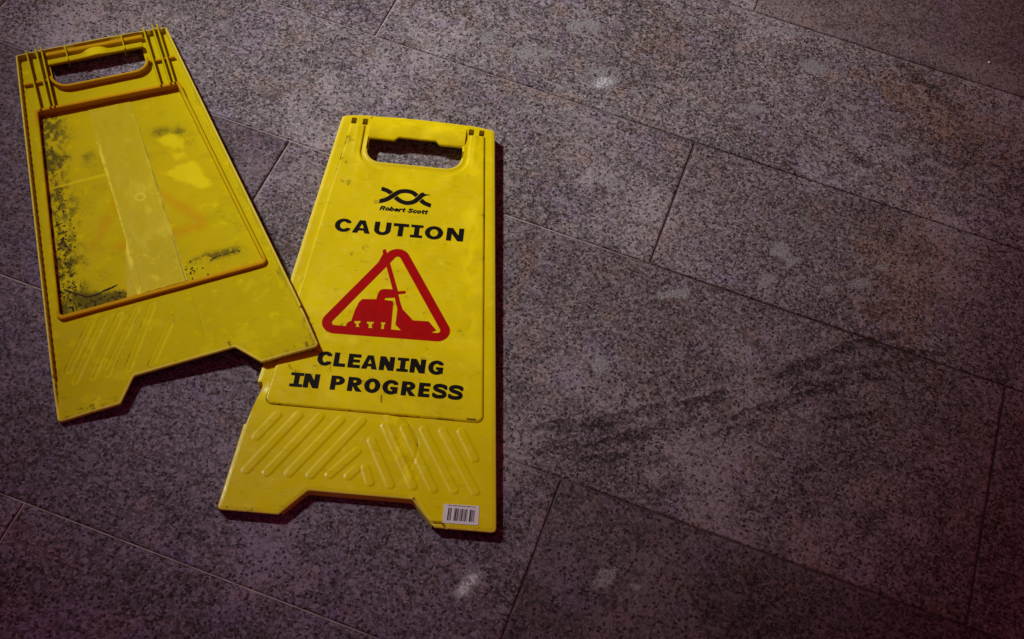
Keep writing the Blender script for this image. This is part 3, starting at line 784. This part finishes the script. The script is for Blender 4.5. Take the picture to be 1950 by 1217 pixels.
def zB(x, y):
    d = -f_outB(x, y); dh = f_hb(x, y)
    z = 4.0 + und(x + 400, y) * 1.1
    foot = sm(120, 60, y)
    rim_h = RIM * (0.35 + 0.65 * sm(5, 50, y)) * np.where(y < 60, 0.75, 1.0)
    z = z + (rim_h - 4) * sm(3.4, 2.2, d) * np.where((y < 40), sm(-170, -100, -np.abs(x)) * 0 + sm(110, 150, np.abs(x)), 1.0)
    z = z + edge_round(d, 1.4, 0.9)
    z = z - 0.45 * sm(0.8, -1.2, grooves(x, y)) * (y < 138)
    z = z - 0.35 * sm(1.8, 0, np.abs(x - 32.5)) * sm(50, 60, y) * sm(130, 120, y)
    z = z + 1.3 * sm(8, 1, np.hypot(x + 106, y - 8)) * fbm(x / 3, y / 3, 8, 2)
    return z
DOTS = []
for k in range(190):
    if k < 120:
        yy_ = R2.uniform(150, 440); xx_ = -half(yy_) + 30 + abs(R2.normal(0, 9)) * (1.3 if yy_ < 320 else .7)
    elif k < 150: xx_, yy_ = R2.normal(38, 9), R2.normal(166, 9)
    else: xx_, yy_ = R2.uniform(-118, 20), 152 + abs(R2.normal(0, 10))
    DOTS.append((xx_, yy_, R2.uniform(.4, 1.25) * (1.15 if yy_ < 330 else .8)))
DOTS = np.array(DOTS)
CRK = seg_sdf([(-117, 189), (-108, 180), (-100, 174), (-93, 168), (-87, 167), (-78, 168), (-69, 171), (-61, 172), (-54, 174)], 0)
CRK2 = seg_sdf([(-54, 174), (-45, 176), (-36, 174), (-32, 166), (-27, 157)], 0)
EDGE2 = seg_sdf([(-120, 330), (-124, 250), (-121, 190)], 0)
def speckB(x, y):
    v = np.zeros_like(x)
    for a, b, r in DOTS: 
        m = (np.abs(x - a) < 4) & (np.abs(y - b) < 4)
        v[m] = np.maximum(v[m], sm(r * 1.35, r * .6, np.hypot((x[m] - a), (y[m] - b) * .8)))
    n = fbm(x / 5, y / 5, 12, 3)
    reg = np.maximum(sm(26, 4, x + half(y) - 30) * sm(450, 380, y) * (0.6 + .4 * sm(330, 280, y)), sm(34, 6, y - 148) * sm(10, -30, x))
    v = np.maximum(v, 0.8 * reg * sm(.58, .72, fbm(x / 2.4, y / 2.6, 16, 3) + .05 * reg))
    v = np.maximum(v, sm(1.9, .6, CRK(x, y) + 2.2 * (n - .5)))
    v = np.maximum(v, sm(3.0, 1.2, CRK2(x, y) + 1.5) * sm(.5, .56, fbm(x / 3.5, y / 3.5, 15, 2)))
    v = np.maximum(v, 0.7 * sm(2.0, .6, seg_sdf([(66, 174), (76, 178), (100, 178), (104, 176)], 0)(x, y) + 3 * (n - .45)))
    return v
def dirtBp(x, y):
    n = fbm(x / 22, y / 22, 13, 4)
    left = sm(40, 0, x + half(y) - 28) * sm(0.32, 0.68, fbm(x / 5, y / 8, 14, 4)) * 0.62
    bot = sm(26, 0, y - 148 - 14 * (fbm(x / 20, x * 0 + 3, 9, 2) - .3)) * sm(40, -30, x) * 0.95
    blob1 = 0.42 * np.exp(-((x - 52) / 14) ** 2 - ((y - 412) / 12) ** 2) + .35 * np.exp(-((x - 78) / 9) ** 2 - ((y - 405) / 12) ** 2)
    txt = 0.45 * np.exp(-((y - 180) / 7) ** 2) * sm(30, 45, x) * sm(112, 95, x) * sm(.35, .6, fbm(x / 8, y / 8, 19, 2))
    h = 0.25 * np.exp(-((y - 400) / 14) ** 2) * sm(-30, -55, x) * sm(.3, .6, n)
    return np.clip(left + bot + blob1 + txt + h + 0.20 + 0.18 * sm(.4, .7, n), 0, 1)
p1 = poly_sdf([(45, 398), (66, 408), (76, 398), (80, 353), (63, 356), (62, 380)]); p2 = poly_sdf([(40, 338), (83, 348), (91, 333), (96, 297), (84, 293), (61, 314)])
def paleBp(x, y):
    n = (fbm(x / 9, y / 9, 23, 3) - .5) * 9
    v = 0.85 * sm(5, -5, p1(x, y) + n * 1.2) * sm(.2, .5, fbm(x / 12, y / 12, 28, 3)) + 0.95 * sm(3.5, -4, p2(x, y) + n * .9)
    v = v + 0.65 * sm(3, .5, np.abs(y - 357 - 0.03 * (x + 70)) + n * .3) * sm(-28, -34, x)
    v = v + 0.45 * sm(14, 2, np.abs(x + 102 - .1 * (y - 260))) * sm(0.45, 0.7, fbm(x / 14, y / 14, 25, 3)) * sm(330, 280, y)
    v = v + 0.5 * np.exp(-((x - 8) / 30) ** 2 - ((y - 172) / 14) ** 2) * sm(.4, .6, fbm(x / 7, y / 7, 27, 3))
    return np.clip(v, 0, 1)
gtri = poly_sdf([(0, 335), (-62, 240), (62, 240)])
def rustBp(x, y):
    r = gtri(x, y)
    v = 0.50 * sm(13, 1, np.abs(r - 8)) * sm(.25, .6, fbm(x / 30, y / 30, 29, 3))
    return np.clip(v + 0.10 * sm(.45, .7, fbm(x / 60, y / 60, 30, 2)), 0, 1)
zero = lambda x, y: 0 * x
def dirtBody(x, y):
    n = fbm(x / 14, y / 14, 44, 3); d = -f_outB(x, y)
    v = .30 * sm(.5, .75, n) * (y < 140) + 0.30 * sm(1.6, .4, np.abs(grooves(x, y))) * (y < 138) * sm(.4, .6, n) + .4 * sm(7, 3, np.abs(d - 5)) * sm(.5, .7, fbm(x / 9, y / 30, 46, 3)) + .45 * sm(14, 2, y) * sm(.5, .7, fbm(x / 3, y / 3, 47, 2))
    return np.clip(v, 0, 1)
def paleBody(x, y):
    d = -f_outB(x, y)
    v = 0.55 * sm(3.2, 1.5, d) + 0.4 * sm(2.2, .4, np.abs(grooves(x, y) + 1.2)) * (x < 0) * (y < 138) + 0.6 * sm(16, 3, np.hypot(x + 108, y - 10)) * sm(.45, .6, fbm(x / 4, y / 4, 49, 2)) + .3 * sm(.6, .75, fbm(x / 20, y / 20, 48, 3)) * (y < 130)
    return np.clip(v, 0, 1)
AB = {'edge': lambda x, y: np.clip(sm(3.2, 1.6, -f_outB(x, y)) * (.3 + .7 * fbm(x / 14, y / 14, 92, 3)), 0, 1), 'dirt': dirtBody, 'pale': paleBody, 'rust_bounce': zero, 'speck': lambda x, y: 0.9 * sm(.80, .9, fbm(x / 2.5, y / 2.5, 50, 2)) * sm(22, 4, y)}
Z0 = {'dirt': zero, 'pale': zero, 'rust_bounce': zero, 'speck': zero}
OR = {'dirt': zero, 'pale': zero, 'rust_bounce': lambda x, y: 0.8 + 0 * x, 'speck': zero}  # orange of bounced light painted on lip, bar and cross ribs
relief('body', bodyB_f, zB, (-162, -3, 162, 620), 1.0, M_back, signB, zbot=lambda x, y: np.where(y < 3.5, zB(x, y) - 3.5, 0.0), warp=warpB, attrs=AB)
relief('back_panel', lambda x, y: f_fi(x, y) - 0.5, lambda x, y: 1.0 + und(x + 200, y) * 1.6, (-138, 138, 138, 496), 1.0, M_back, signB, zbot=-0.5, warp=warpB,
       attrs={'dirt': dirtBp, 'pale': paleBp, 'rust_bounce': rustBp, 'speck': speckB})
fm = D_(f_fo, f_fi)
frm = relief('panel_frame', fm, lambda x, y: 9.0 + 2.5 * sm(455, 478, y) + edge_round(-fm(x, y), 1.2, .8), (-138, 135, 138, 496), 0.9, M_back, signB, zbot=0.2, warp=warpB, attrs={'dirt': lambda x, y: .3 * sm(.5, .7, fbm(x / 8, y / 25, 52, 3)), 'pale': lambda x, y: .5 * sm(.5, .7, fbm(x / 18, y / 25, 53, 3)) * (x < 0), 'rust_bounce': lambda x, y: .75 * sm(160, 150, y) + .7 * sm(465, 478, y) + .25, 'speck': zero})  # orange bounce light painted along the frame, strongest at top and bottom
# handle: lip round the opening, lower bar with its bulge, cross ribs
hl = D_(lambda x, y: f_hb(x, y) - 4.2, lambda x, y: f_hb(x, y) - 0.2, box(-90, 548, 90, 600))
relief('opening_lip', hl, lambda x, y: 12.5 + edge_round(-hl(x, y), 1.2, .8), (-72, 518, 72, 556), 0.7, M_back, signB, zbot=1.0, warp=warpB, attrs=OR)
bulge = lambda x: 6.0 * np.exp(-((x - 0) / 15) ** 4)
gb = lambda x, y: np.maximum(np.maximum(-66 - x, x - 66), np.maximum(569.0 - y, y - 579 - bulge(x)))
handle = relief('handle', gb, lambda x, y: 13.5 + 2.0 * np.exp(-(x / 14) ** 2) + edge_round(-gb(x, y), 1.5, 1), (-70, 566, 70, 592), 0.8, M_back, signB, zbot=lambda x, y: np.where(y > 575, 3.0, 10.5), warp=warpB, attrs={**Z0, 'pale': lambda x, y: 0.9 * np.exp(-(x / 13) ** 4)})
for cx, y0, y1 in ((-38.6, 570, 599), (40.3, 570, 599)):
    f = box(cx - .8, y0, cx + .8, y1)
    relief('grip_rib', f, 15.0, (cx - 3, y0 - 2, cx + 3, y1 + 2), 0.5, M_back, handle, zbot=1, warp=warpB, attrs=Z0)
bar = lambda x, y: np.maximum(np.maximum(-66 - x, x - 70), np.maximum(589.0 - y, y - 597))
relief('top_bar', bar, lambda x, y: 11.0 + edge_round(-bar(x, y), 2.0, 1.5), (-74, 585, 76, 600), 0.8, M_back, signB, zbot=2, warp=warpB, attrs=OR)
for (a, b) in [((-90.7, 601), (-91.5, 489)), ((-77.5, 602), (-78.5, 489)), ((-70.4, 603), (-72.8, 489)), ((73.7, 604), (72.3, 487)), ((86.9, 605), (86.0, 487)), ((93.5, 605), (92.0, 487))]:
    f = seg_sdf([a, b], 1.15)
    relief('hinge_rib', f, lambda x, y: 14.5 + 2.0 * sm(590, 606, y) + edge_round(-f(x, y), 1.0, .6), (min(a[0], b[0]) - 3, 483, max(a[0], b[0]) + 3, 616), 0.55, M_back, signB, zbot=1, warp=warpB, attrs=Z0)
for x0, x1, yy_ in ((-104.5, -65, 545.5), (66, 104.5, 542)):
    f = box(x0, yy_ - 2.2, x1, yy_ + 2.2)
    relief('cross_rib', f, lambda x, y: 9.0 + edge_round(-f(x, y), 1.2, .8), (x0 - 2, yy_ - 5, x1 + 2, yy_ + 5), 0.7, M_back, signB, zbot=1, warp=warpB, attrs=OR)
# wide strip of yellowed tape down the middle of the back
tp = poly_sdf([(-30.5, 483), (26.5, 482), (29, 386), (30, 299), (30.5, 218), (31, 190), (32, 152), (-46, 151), (-40, 192), (-34, 215), (-28.5, 238), (-29.6, 328), (-31.3, 402)])
tpf = lambda x, y: tp(x, y) + 1.6 * (fbm(x / 6, y / 6, 81, 3) - .5)
def paleT(x, y):
    d = -tp(x, y)
    e = sm(4.5, 0.5, np.abs(x + 30 - 0.0 * y)) * sm(.25, .6, fbm(x / 5, y / 12, 83, 3)) * 1.0
    w = 0.4 * sm(.45, .75, fbm(x / 9, y / 20, 84, 4)) * sm(420, 330, y) * sm(190, 230, y) * (0.55 + .45 * sm(-10, 25, x))
    ringm = .6 * sm(1.8, .6, np.abs(np.hypot(x - 4, y - 306) - 6))
    return np.clip(e * sm(450, 400, y) * 1.3 + w + ringm + .3 * sm(4, 1, np.abs(x - 29)), 0, 1)
def dirtT(x, y): return np.clip(.30 * sm(.5, .75, fbm(x / 14, y / 6, 85, 3)) * sm(380, 440, y) + .35 * sm(2.2, .6, np.hypot(x - 4, y - 306)) + .75 * sm(1.8, .5, np.abs(x - 28.6)) + .25 * sm(1.4, .4, np.abs(y - 442 - .1 * x)), 0, 1)
relief('tape_strip', tpf, lambda x, y: 1.45 + und(x + 200, y) * 1.6 + 0.35 * (fbm(x / 9, y / 14, 86, 3) - .5), (-48, 148, 36, 483), 0.8, M_tape, signB, zbot=0.9, warp=warpB, attrs={'pale': paleT, 'dirt': dirtT})
